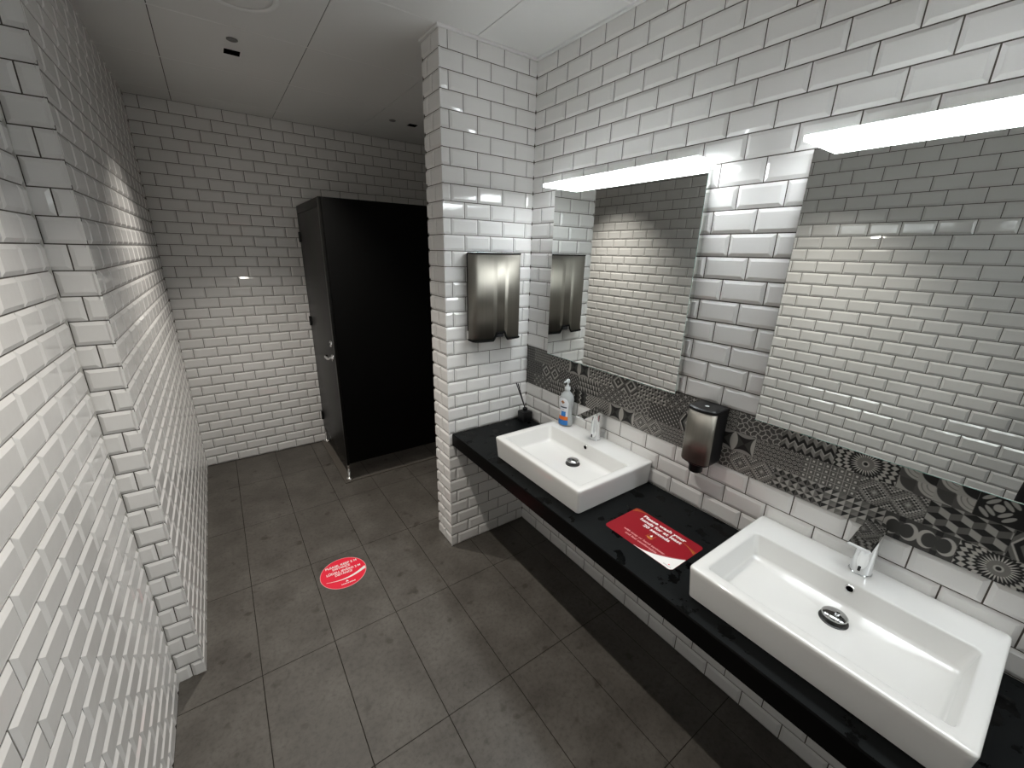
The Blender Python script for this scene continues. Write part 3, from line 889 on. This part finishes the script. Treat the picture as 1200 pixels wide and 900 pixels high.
# ---------------------------------------------------------------- round floor sticker
def sticker():
    cx, cy, r = -1.168, 0.150, 0.1245
    t = thing('floor_sticker', 'round red distancing sticker on the dark floor tiles', 'sticker', (cx, cy, 0.0002))
    mb = MB(); mb.lathe([(r, 0.0003), (r, 0.0008)], M_PINK, (cx, cy, 0), 64)
    e = mb.build('rim', t); e['label'] = 'thin pale rim'
    mb = MB(); mb.lathe([(r - 0.003, 0.0008), (r - 0.003, 0.0011)], M_RED, (cx, cy, 0), 64); mb.build('red_disc', t)
    zt = 0.0014
    R = (math.cos(-0.05), math.sin(-0.05), 0); Uq = (-R[1], R[0], 0)
    def at(u, v): return (cx + u * R[0] + v * Uq[0], cy + u * R[1] + v * Uq[1], zt)
    for s, u, v, w in (('PLEASE, KEEP 2 M', 0.0, 0.070, 0.172), ('DISTANCE', -0.004, 0.047, 0.095), ('LŪDZU, IEVĒRO 2 M', 0.004, 0.016, 0.184), ('DISTANCI!', 0.0, -0.007, 0.093)):
        text_mesh('lettering', s, 0.0235, at(u, v), R, Uq, M_WHITE, t, 0.0006, w)
    mb = MB(); n = 30; lo = []; hi = []
    for k in range(n + 1):
        s = k / n; u = -0.098 + 0.216 * s; v = -0.040 - 0.020 * math.sin(PI * min(1, s * 1.05) * 0.9) + 0.030 * s ** 2.2
        w = 0.001 + 0.0105 * s ** 1.5
        if s > 0.97: pass
        p = at(u, v - w); q = at(u, v + w); lo.append(p); hi.append(q)
    rr = r - 0.0005
    def clip(p):
        d = math.hypot(p[0] - cx, p[1] - cy)
        return p if d < rr else (cx + (p[0] - cx) * rr / d, cy + (p[1] - cy) * rr / d, p[2])
    lo = [clip(p) for p in lo]; hi = [clip(p) for p in hi]
    mb.add(lo + hi, [(i, i + 1, n + 2 + i, n + 1 + i) for i in range(n)], M_WHITE)
    w = mb.build('swoosh', t); w['label'] = 'white curved swoosh'
    mb = MB()
    for k in range(9):
        a, b = at(-0.028 + 0.0085 * k, -0.097), at(-0.0225 + 0.0085 * k, -0.090)
        mb.box(a, (b[0], b[1], zt + 0.0002), M_WHITE)
    a, b = at(-0.002, -0.082), at(0.012, -0.076); mb.box(a, (b[0], b[1], zt + 0.0002), M_WHITE)
    a, b = at(0.002, -0.076), at(0.008, -0.070); mb.box(a, (b[0], b[1], zt + 0.0002), M_WHITE)
    mb.build('small_logo', t)
sticker()

# ---------------------------------------------------------------- hand sanitiser bottle
def bottle():
    cx, cy, z0 = -0.056, -0.436, 0.8892
    t = thing('soap_bottle', 'clear pump bottle with white, orange and blue label on the washbasin rim', 'bottle', (cx, cy, z0))
    th = math.atan2(-1.95 + 0.436, -1.50 + 0.056) - 0.72      # label turned towards the room
    ca, sa = math.cos(th), math.sin(th)
    prof = [(0.030, 0.0), (0.0355, 0.003), (0.0365, 0.012), (0.0355, 0.030), (0.0310, 0.060), (0.0295, 0.078), (0.0320, 0.100), (0.0360, 0.125), (0.0375, 0.142), (0.0355, 0.160), (0.0290, 0.176), (0.0180, 0.188), (0.0135, 0.193), (0.0135, 0.203)]
    n = 48; fx, fy = 0.95, 1.12          # flattened: thinner front to back
    def P_(r, a, z, k=1.0):
        lx, ly = r * fx * k * math.cos(a), r * fy * k * math.sin(a)
        return (cx + lx * ca - ly * sa, cy + lx * sa + ly * ca, z0 + z)
    mb = MB()
    mb.loft([[P_(r, 2 * PI * j / n, z) for j in range(n)] for r, z in prof], M_CLEAR, True, True, True)
    b = mb.build('bottle_body', t); b['label'] = 'clear plastic body'
    def rad(z):
        for (r0, a), (r1, b_) in zip(prof, prof[1:]):
            if a <= z <= b_: return r0 + (r1 - r0) * (z - a) / (b_ - a)
        return prof[-1][0]
    mb = MB()
    zs = [0.008 + 0.004 * k for k in range(39)]; NA = 30; a0, a1 = -1.15, 0.95
    G = []
    for z in zs:
        top = 1 if z < 0.128 else math.sqrt(max(0, 1 - ((z - 0.128) / 0.034) ** 2))
        am, ah = (a0 + a1) / 2, (a1 - a0) / 2 * max(top, 0.02)
        if z > 0.055: ah *= 0.86; am += 0.14
        G.append([P_(rad(z), am - ah + 2 * ah * j / NA, z, 1.02) for j in range(NA + 1)])
    for i in range(len(zs) - 1):
        z = zs[i]
        for j in range(NA):
            m = M_BLUE if z < 0.034 else (M_ORANGE if z < 0.053 else M_LABEL)
            s = j / NA
            if 0.056 <= z < 0.082 and 0.30 < s < 0.78: m = M_BLUE
            if 0.104 <= z < 0.110 and 0.25 < s < 0.85: m = M_NAVYPR
            if 0.090 <= z < 0.094 and 0.35 < s < 0.65: m = M_GREYPR
            if 0.126 <= z < 0.146 and abs(s - 0.52) + abs(z - 0.136) / 0.06 < 0.17: m = M_GOLD if (abs(s - 0.52) + abs(z - 0.136) / 0.06 > 0.07) else M_NAVYPR
            mb.add([G[i][j], G[i][j + 1], G[i + 1][j + 1], G[i + 1][j]], [(0, 1, 2, 3)], m, True)
    l = weld(mb.build('label', t)); l['label'] = 'white label with orange and blue bands'
    mb = MB(); c = (cx, cy, z0 + 0.201)
    mb.lathe([(0.0155, 0), (0.0158, 0.003), (0.0150, 0.014), (0.0085, 0.018), (0.0085, 0.024), (0.0045, 0.026), (0.0045, 0.038)], M_PUMP, c, 28)
    pb = mb.build('pump_collar', t)
    mb = MB(); mb.lathe([(0.0085, 0.037), (0.011, 0.040), (0.011, 0.052), (0.008, 0.057), (0.003, 0.0585)], M_PUMP, c, 24)
    d = Vector((ca, sa, 0)); p0 = Vector(c) + Vector((0, 0, 0.047))
    mb.tube([p0, p0 + d * 0.018, p0 + d * 0.030 + Vector((0, 0, -0.004))], [0.006, 0.005, 0.004], M_PUMP, 12)
    mb.build('pump_head', t)
bottle()

# ---------------------------------------------------------------- black jar with two sticks in the corner
def diffuser():
    cx, cy, z0 = -0.050, -0.062, CT + 0.0004
    t = thing('reed_diffuser', 'small black jar holding two thin black sticks in the counter corner', 'diffuser', (cx, cy, z0))
    mb = MB(); R = []
    for z, h, r in ((0, 0.030, 0.006), (0.003, 0.034, 0.008), (0.058, 0.035, 0.008), (0.064, 0.033, 0.010), (0.067, 0.022, 0.012), (0.070, 0.015, 0.012), (0.084, 0.0145, 0.012)):
        R.append([(x, y, z0 + z) for x, y in rrect(cx - h, cy - h, cx + h, cy + h, r, 4)])
    mb.loft(R, M_BLACK, True, True, True); o = mb.build('jar', t); auto_smooth(o, 40)
    for p1 in ((-0.130, -0.070, 1.040), (-0.112, -0.064, 1.030)):
        mb = MB(); mb.tube([(cx, cy, z0 + 0.080), p1], 0.0032, M_BLACK, 8); mb.build('reed', t)
diffuser()

# ---------------------------------------------------------------- toilet cubicle
def cubicle():
    x0 = -0.875; yp = 1.160; zb, zt = 0.143, 2.104
    t = thing('toilet_cubicle', 'black laminate toilet cubicle standing against the back wall', 'cubicle', (x0, yp, 0))
    mb = MB(); mb.box((x0 + 0.016, yp, zb), (XE - 0.002, yp + 0.013, zt), M_LAMINATE, 0.001)
    mb.build('side_panel', t)
    mb = MB(); mb.box((x0 - 0.003, yp - 0.002, zb - 0.01), (x0 + 0.0155, yp + 0.032, zt), M_DOOR, 0.002)
    mb.build('corner_post', t)
    mb = MB(); mb.box((x0, yp + 0.0325, zt - 0.058), (x0 + 0.013, YB - 0.001, zt), M_DOOR, 0.001)
    mb.build('header_rail', t)
    mb = MB(); mb.box((x0, YB - 0.045, zb), (x0 + 0.013, YB - 0.001, zt - 0.0585), M_DOOR, 0.001)
    mb.build('wall_post', t)
    mb = MB(); mb.box((x0 - 0.001, yp + 0.035, zb + 0.012), (x0 + 0.012, YB - 0.048, zt - 0.062), M_DOOR, 0.001)
    door = mb.build('door', t)
    xs_ = x0 - 0.001
    n = 28
    def disc(y, z, r, xa, xb, m, name, par, lab=None):
        d = MB()
        c = lambda x, q: [(x, y + q * math.cos(2 * PI * j / n), z + q * math.sin(2 * PI * j / n)) for j in range(n)]
        d.loft([c(xa, r), c(xb + 0.002, r), c(xb, r * 0.85)], m, True, True, True)
        o = d.build(name, par)
        if lab: o['label'] = lab
        return o
    disc(1.245, 1.107, 0.023, xs_ - 0.0002, xs_ - 0.012, M_CHROME, 'lock_indicator', door, 'round chrome lock indicator')
    disc(1.245, 1.107, 0.010, xs_ - 0.0125, xs_ - 0.014, M_BLACK, 'indicator_window', door)
    d = MB(); z = 1.000
    c = lambda x, q: [(x, 1.245 + q * math.cos(2 * PI * j / n), z + q * math.sin(2 * PI * j / n)) for j in range(n)]
    d.loft([c(xs_ - 0.0002, 0.024), c(xs_ - 0.010, 0.024), c(xs_ - 0.011, 0.011), c(xs_ - 0.036, 0.011)], M_CHROME, True, True, True)
    d.tube([(xs_ - 0.040, 1.215, z + 0.003), (xs_ - 0.042, 1.245, z + 0.003), (xs_ - 0.042, 1.30, z + 0.001), (xs_ - 0.036, 1.352, z - 0.003), (xs_ - 0.020, 1.362, z - 0.004)], [0.009, 0.011, 0.009, 0.008, 0.007], M_CHROME, 14)
    hd = d.build('door_handle', door); hd['label'] = 'chrome lever handle'
    for z in (0.285, 1.175, 1.865):
        d = MB(); d.tube([(xs_ - 0.006, YB - 0.046, z - 0.040), (xs_ - 0.006, YB - 0.046, z + 0.040)], 0.010, M_BLACK, 16)
        d.box((xs_ - 0.005, YB - 0.075, z - 0.03), (xs_ - 0.0002, YB - 0.018, z + 0.03), M_BLACK); d.build('hinge', t)
    for y in (yp + 0.015, YB - 0.024):
        d = MB(); x = x0 + 0.006
        d.lathe([(0.026, 0.0085), (0.026, 0.013), (0.020, 0.018), (0.0095, 0.021), (0.0095, zb - 0.010 + 0.004)], M_BRASSY, (x, y, 0), 24)
        f = d.build('foot', t); f['label'] = 'polished steel adjustable foot'
    return t
cubicle()
# raised sill of the cubicle floor
mb = MB()
mb.box((-0.915, 1.118, 0.0), (-0.860, YB - 0.001, 0.008), M_SILL := mat('worn brown sill', (0.085, 0.075, 0.064), 0.45, spec=0.4), 0.002)
mb.box((-0.8605, 1.128, 0.0), (XE - 0.001, 1.140, 0.007), M_SILL, 0.002)
structure(mb.build('trim_5'))

# ---------------------------------------------------------------- ceiling fittings
def downlight(x, y, label, n):
    t = thing('recessed_downlight', label, 'downlight', (x, y, H), 'square recessed ceiling spots')
    mb = MB(); h = HS; z1 = H + 0.11
    R = []
    for hh, z in ((h + 0.005, H - 0.0012), (h - 0.0006, H - 0.0012), (h - 0.0006, H + 0.016), (h - 0.0006, z1)):
        R.append([(x - hh, y - hh, z), (x + hh, y - hh, z), (x + hh, y + hh, z), (x - hh, y + hh, z)])
    mb.loft(R[:2], M_TRIM, False, False); rim = mb.build('rim', t)
    mb = MB(); mb.loft(R[1:], M_BLACKHOLE, False, True)
    hs = mb.build('housing', t); hs['label'] = 'black square recess'
    mb = MB(); mb.lathe([(0.020, 0.0), (0.020, 0.012)], M_BLACK, (x, y, H + 0.075), 24)
    mb.build('lamp_head', t)
    return t
dl = ['square black recessed ceiling spot over the corridor, beside a small round sensor', 'square black recessed ceiling spot above the black cubicle',
      'square black recessed ceiling spot over the middle of the washing area', 'extra square black ceiling spot added unseen for light over the rear of the room']
for i, (x, y) in enumerate(spots):
    downlight(x, y, dl[i], i)
def sensor(x, y, label):
    mb = MB(); mb.lathe([(0.024, -0.0005), (0.024, -0.004), (0.020, -0.006), (0.012, -0.006), (0.011, -0.004)], M_SENSOR, (x, y, H), 24)
    o = mb.build('ceiling_sensor', origin=(x, y, H)); tag(o, label, 'sensor', 'small round ceiling sensors'); return o
M_SENSOR = mat('grey plastic sensor', (0.20, 0.195, 0.19), 0.4)
sensor(-1.262, 0.735, 'small round grey ceiling sensor beside the corridor ceiling spot')
sensor(-0.224, 1.476, 'small round grey ceiling sensor above the black cubicle')
t = thing('ceiling_speaker', 'large round white ceiling disc over the corridor, cut by the picture edge', 'ceiling disc', (-1.26, 0.27, H))
mb = MB(); mb.lathe([(0.140, -0.0003), (0.1395, -0.004), (0.134, -0.0055), (0.122, -0.004), (0.119, -0.001)], M_TRIM, (-1.26, 0.27, H), 64, caps=(False, False)); mb.build('outer_ring', t)
mb = MB(); mb.lathe([(0.116, -0.0003), (0.116, -0.003), (0.100, -0.004), (0.001, -0.004)], M_CEIL, (-1.26, 0.27, H), 64, caps=(False, False)); mb.build('cover_disc', t)

# ---------------------------------------------------------------- the photographer (seen only as a dark sleeve in the mirror)
def person():
    cx, cy = -1.530, -2.098
    f = Vector((0.581, 0.814, 0)); r = Vector((0.814, -0.581, 0)); Zv = Vector((0, 0, 1)); B = Vector((cx, cy, 0))
    def pt(a, b, z): return B + r * a + f * b + Zv * z
    t = thing('person', 'person in dark navy jacket holding up a phone, glimpsed in the nearest mirror', 'person', (cx, cy, 0))
    navy = mat('navy cloth', (0.008, 0.013, 0.030), 0.85, spec=0.2); dark = mat('dark trousers', (0.012, 0.012, 0.014), 0.85, spec=0.2)
    skinm = mat('skin', (0.50, 0.30, 0.21), 0.5); hairm = mat('dark hair', (0.02, 0.013, 0.008), 0.6)
    def skin(name, pts, edges, rad, m, sub=2):
        me = bpy.data.meshes.new(name); me.from_pydata([tuple(p - B) for p in pts], edges, []); me.materials.append(m)
        o = bpy.data.objects.new(name, me); COL.objects.link(o); o.parent = t
        sk = o.modifiers.new('skin', 'SKIN'); sk.use_smooth_shade = True
        for v, q in zip(me.skin_vertices[0].data, rad): v.radius = q if isinstance(q, tuple) else (q, q)
        me.skin_vertices[0].data[0].use_root = True
        sb = o.modifiers.new('sub', 'SUBSURF'); sb.levels = sub; sb.render_levels = sub
        return o
    cam_p = Vector((-1.50383, -1.95064, 1.77793)); cr = Vector((0.8136, -0.5808, 0.0138)); ph = cam_p - f * 0.045 - Zv * 0.02
    hl, hr = ph - cr * 0.085 - Zv * 0.02, ph + cr * 0.085 - Zv * 0.02
    sl, sr = pt(-0.185, -0.05, 1.43), pt(0.185, -0.05, 1.43)
    el, er = pt(-0.30, 0.00, 1.19), pt(0.27, 0.02, 1.19)
    wl, wr = hl - Zv * 0.085 - f * 0.02, hr - Zv * 0.085 - f * 0.02
    P_ = [pt(0, 0.005, 0.80), pt(0, 0.005, 1.02), pt(0, -0.01, 1.24), pt(0, -0.04, 1.38), pt(0, -0.05, 1.47), sl, el, wl + (el - wl) * 0.15, sr, er, wr + (er - wr) * 0.15]
    E_ = [(0, 1), (1, 2), (2, 3), (3, 4), (3, 5), (5, 6), (6, 7), (3, 8), (8, 9), (9, 10)]
    skin('jacket', P_, E_, [(0.185, 0.165), (0.18, 0.15), (0.18, 0.135), (0.17, 0.12), 0.07, 0.075, 0.056, 0.044, 0.075, 0.056, 0.044], navy)
    P_ = [pt(0, -0.01, 0.88), pt(-0.088, 0, 0.78), pt(-0.105, 0.015, 0.48), pt(-0.11, -0.01, 0.10), pt(0.088, 0, 0.78), pt(0.105, 0.015, 0.48), pt(0.11, -0.01, 0.10)]
    skin('trousers', P_, [(0, 1), (1, 2), (2, 3), (0, 4), (4, 5), (5, 6)], [0.10, 0.088, 0.068, 0.055, 0.088, 0.068, 0.055], dark)
    for s_ in (-1, 1):
        m = skin('shoe', [pt(0.11 * s_, -0.05, 0.050), pt(0.115 * s_, 0.06, 0.045), pt(0.12 * s_, 0.17, 0.036)], [(0, 1), (1, 2)], [0.046, 0.044, 0.034], M_BLACK)
    # head, neck, forearms and hands in one surface
    hc = pt(0, -0.075, 1.615)
    P_ = [pt(0, -0.06, 1.45), pt(0, -0.065, 1.53), hc - Zv * 0.06 + f * 0.015, hc, hc + Zv * 0.065 - f * 0.01, hc + f * 0.105 - Zv * 0.022, hc + f * 0.085 + Zv * 0.012]
    skin('head', P_, [(0, 1), (1, 2), (2, 3), (3, 4), (3, 6), (6, 5)], [0.052, 0.050, (0.062, 0.065), (0.076, 0.088), (0.062, 0.075), 0.011, 0.010], skinm)
    skin('hair', [hc - f * 0.045 - Zv * 0.02, hc - f * 0.03 + Zv * 0.055, hc + f * 0.04 + Zv * 0.088], [(0, 1), (1, 2)], [0.070, 0.076, 0.050], hairm)
    for s_ in (-1, 1):
        for q, mm, rr in ((0.032, M_WHITE, 0.0125),):
            e = MB(); p = hc + r * (q * s_) + f * 0.078 + Zv * 0.008; e.lathe([(0.001, -rr), (rr * .7, -rr * .7), (rr, 0), (rr * .7, rr * .7), (0.001, rr)], mm, tuple(p), 12); e.build('eye', t)
        e = MB(); p = hc + r * (0.084 * s_) - f * 0.005; e.lathe([(0.001, -0.03), (0.010, -0.018), (0.014, 0.004), (0.012, 0.022), (0.001, 0.03)], skinm, tuple(p), 12, sx=0.5); e.build('ear', t)
    e = MB(); p = hc + f * 0.083 - Zv * 0.052; e.tube([p - r * 0.024, p + f * 0.004, p + r * 0.024], [0.003, 0.006, 0.003], mat('lips', (0.36, 0.12, 0.10), 0.5), 8); e.build('mouth', t)
    for s_, h, w in ((-1, hl, wl), (1, hr, wr)):
        el_ = el if s_ < 0 else er
        pts = [w, w + (el_ - w) * 0.28, h - Zv * 0.02]; ed = [(0, 1), (0, 2)]; rad = [0.026, 0.030, 0.030]
        for k in range(4):
            b = h + Zv * (0.012 - 0.017 * k + 0.03) - cr * (0.002 * s_)
            L = (0.030, 0.034, 0.032, 0.026)[k]
            i0 = len(pts); pts += [b, b - cr * s_ * L * 0.6 + f * 0.004, b - cr * s_ * (L * 1.1) - f * 0.004]; ed += [(2, i0), (i0, i0 + 1), (i0 + 1, i0 + 2)]; rad += [0.009, 0.0085, 0.0075]
        i0 = len(pts); pts += [h - Zv * 0.030 - cr * s_ * 0.02 - f * 0.014, h - Zv * 0.006 - cr * s_ * 0.036 - f * 0.016]; ed += [(2, i0), (i0, i0 + 1)]; rad += [0.0105, 0.009]
        skin('hand', pts, ed, rad, skinm)
    m = MB(); n_ = 0.004
    q = []
    for a, b in rrect(-0.078, -0.039, 0.078, 0.039, 0.010, 4): q.append((a, b))
    up_ = Zv
    c0 = cam_p - f * 0.018 - Zv * 0.022 - cr * 0.0
    m.loft([[tuple(c0 + cr * a + up_ * b - f * 0.008) for a, b in q], [tuple(c0 + cr * a + up_ * b) for a, b in q]], M_BLACK)
    m.build('phone', None, origin=tuple(c0)) if False else tag(m.build('phone', origin=tuple(c0)), 'black phone held up by the person in the navy jacket', 'phone')
person()

# ---------------------------------------------------------------- light
def spot(x, y, power, size_deg, blend, col):
    l = bpy.data.lights.new('spot', 'SPOT'); l.energy = power; l.spot_size = math.radians(size_deg); l.spot_blend = blend
    l.color = col; l.shadow_soft_size = 0.018
    o = bpy.data.objects.new('downlight_lamp', l); COL.objects.link(o); o.location = (x, y, H + 0.004)
    return o
WARM = (1.0, 0.945, 0.87)
for (x, y), p in zip(spots, (SP1 := 42, 5, 34, 12)):
    spot(x, y, p, 94, 0.9, WARM)
w = bpy.data.worlds.new('world'); scn.world = w; w.use_nodes = True
w.node_tree.nodes['Background'].inputs[0].default_value = (0, 0, 0, 1)

# ---------------------------------------------------------------- camera
cam = bpy.data.cameras.new('camera'); co = bpy.data.objects.new('camera', cam); COL.objects.link(co); scn.camera = co
cam.sensor_fit = 'HORIZONTAL'; cam.sensor_width = 36.0; cam.lens = 478.04 / 1200 * 36.0
cam.clip_start = 0.02
rx, ry, rz = -0.31013, -0.02376, -0.61997
def R3(ax, a): return Matrix.Rotation(a, 3, ax)
M = R3('Z', rz) @ R3('X', rx) @ R3('Y', ry)          # columns: right, forward, up
right, fwd, up = M.col[0], M.col[1], M.col[2]
m4 = Matrix((right, up, -fwd)).transposed().to_4x4()
m4.translation = Vector((-1.50383, -1.95064, 1.77793))
co.matrix_world = m4

# ---------------------------------------------------------------- render look
scn.view_settings.view_transform = 'Standard'; scn.view_settings.look = 'None'
scn.view_settings.gamma = 1.0; scn.view_settings.use_curve_mapping = False
scn.view_settings.exposure = 1.5
c = scn.cycles
c.use_denoising = True
try: c.denoiser = 'OPENIMAGEDENOISE'; c.denoising_input_passes = 'RGB_ALBEDO_NORMAL'
except Exception: pass
c.max_bounces = 10; c.diffuse_bounces = 6; c.glossy_bounces = 6; c.transmission_bounces = 8
c.sample_clamp_indirect = 4.0; c.caustics_reflective = False; c.caustics_refractive = False
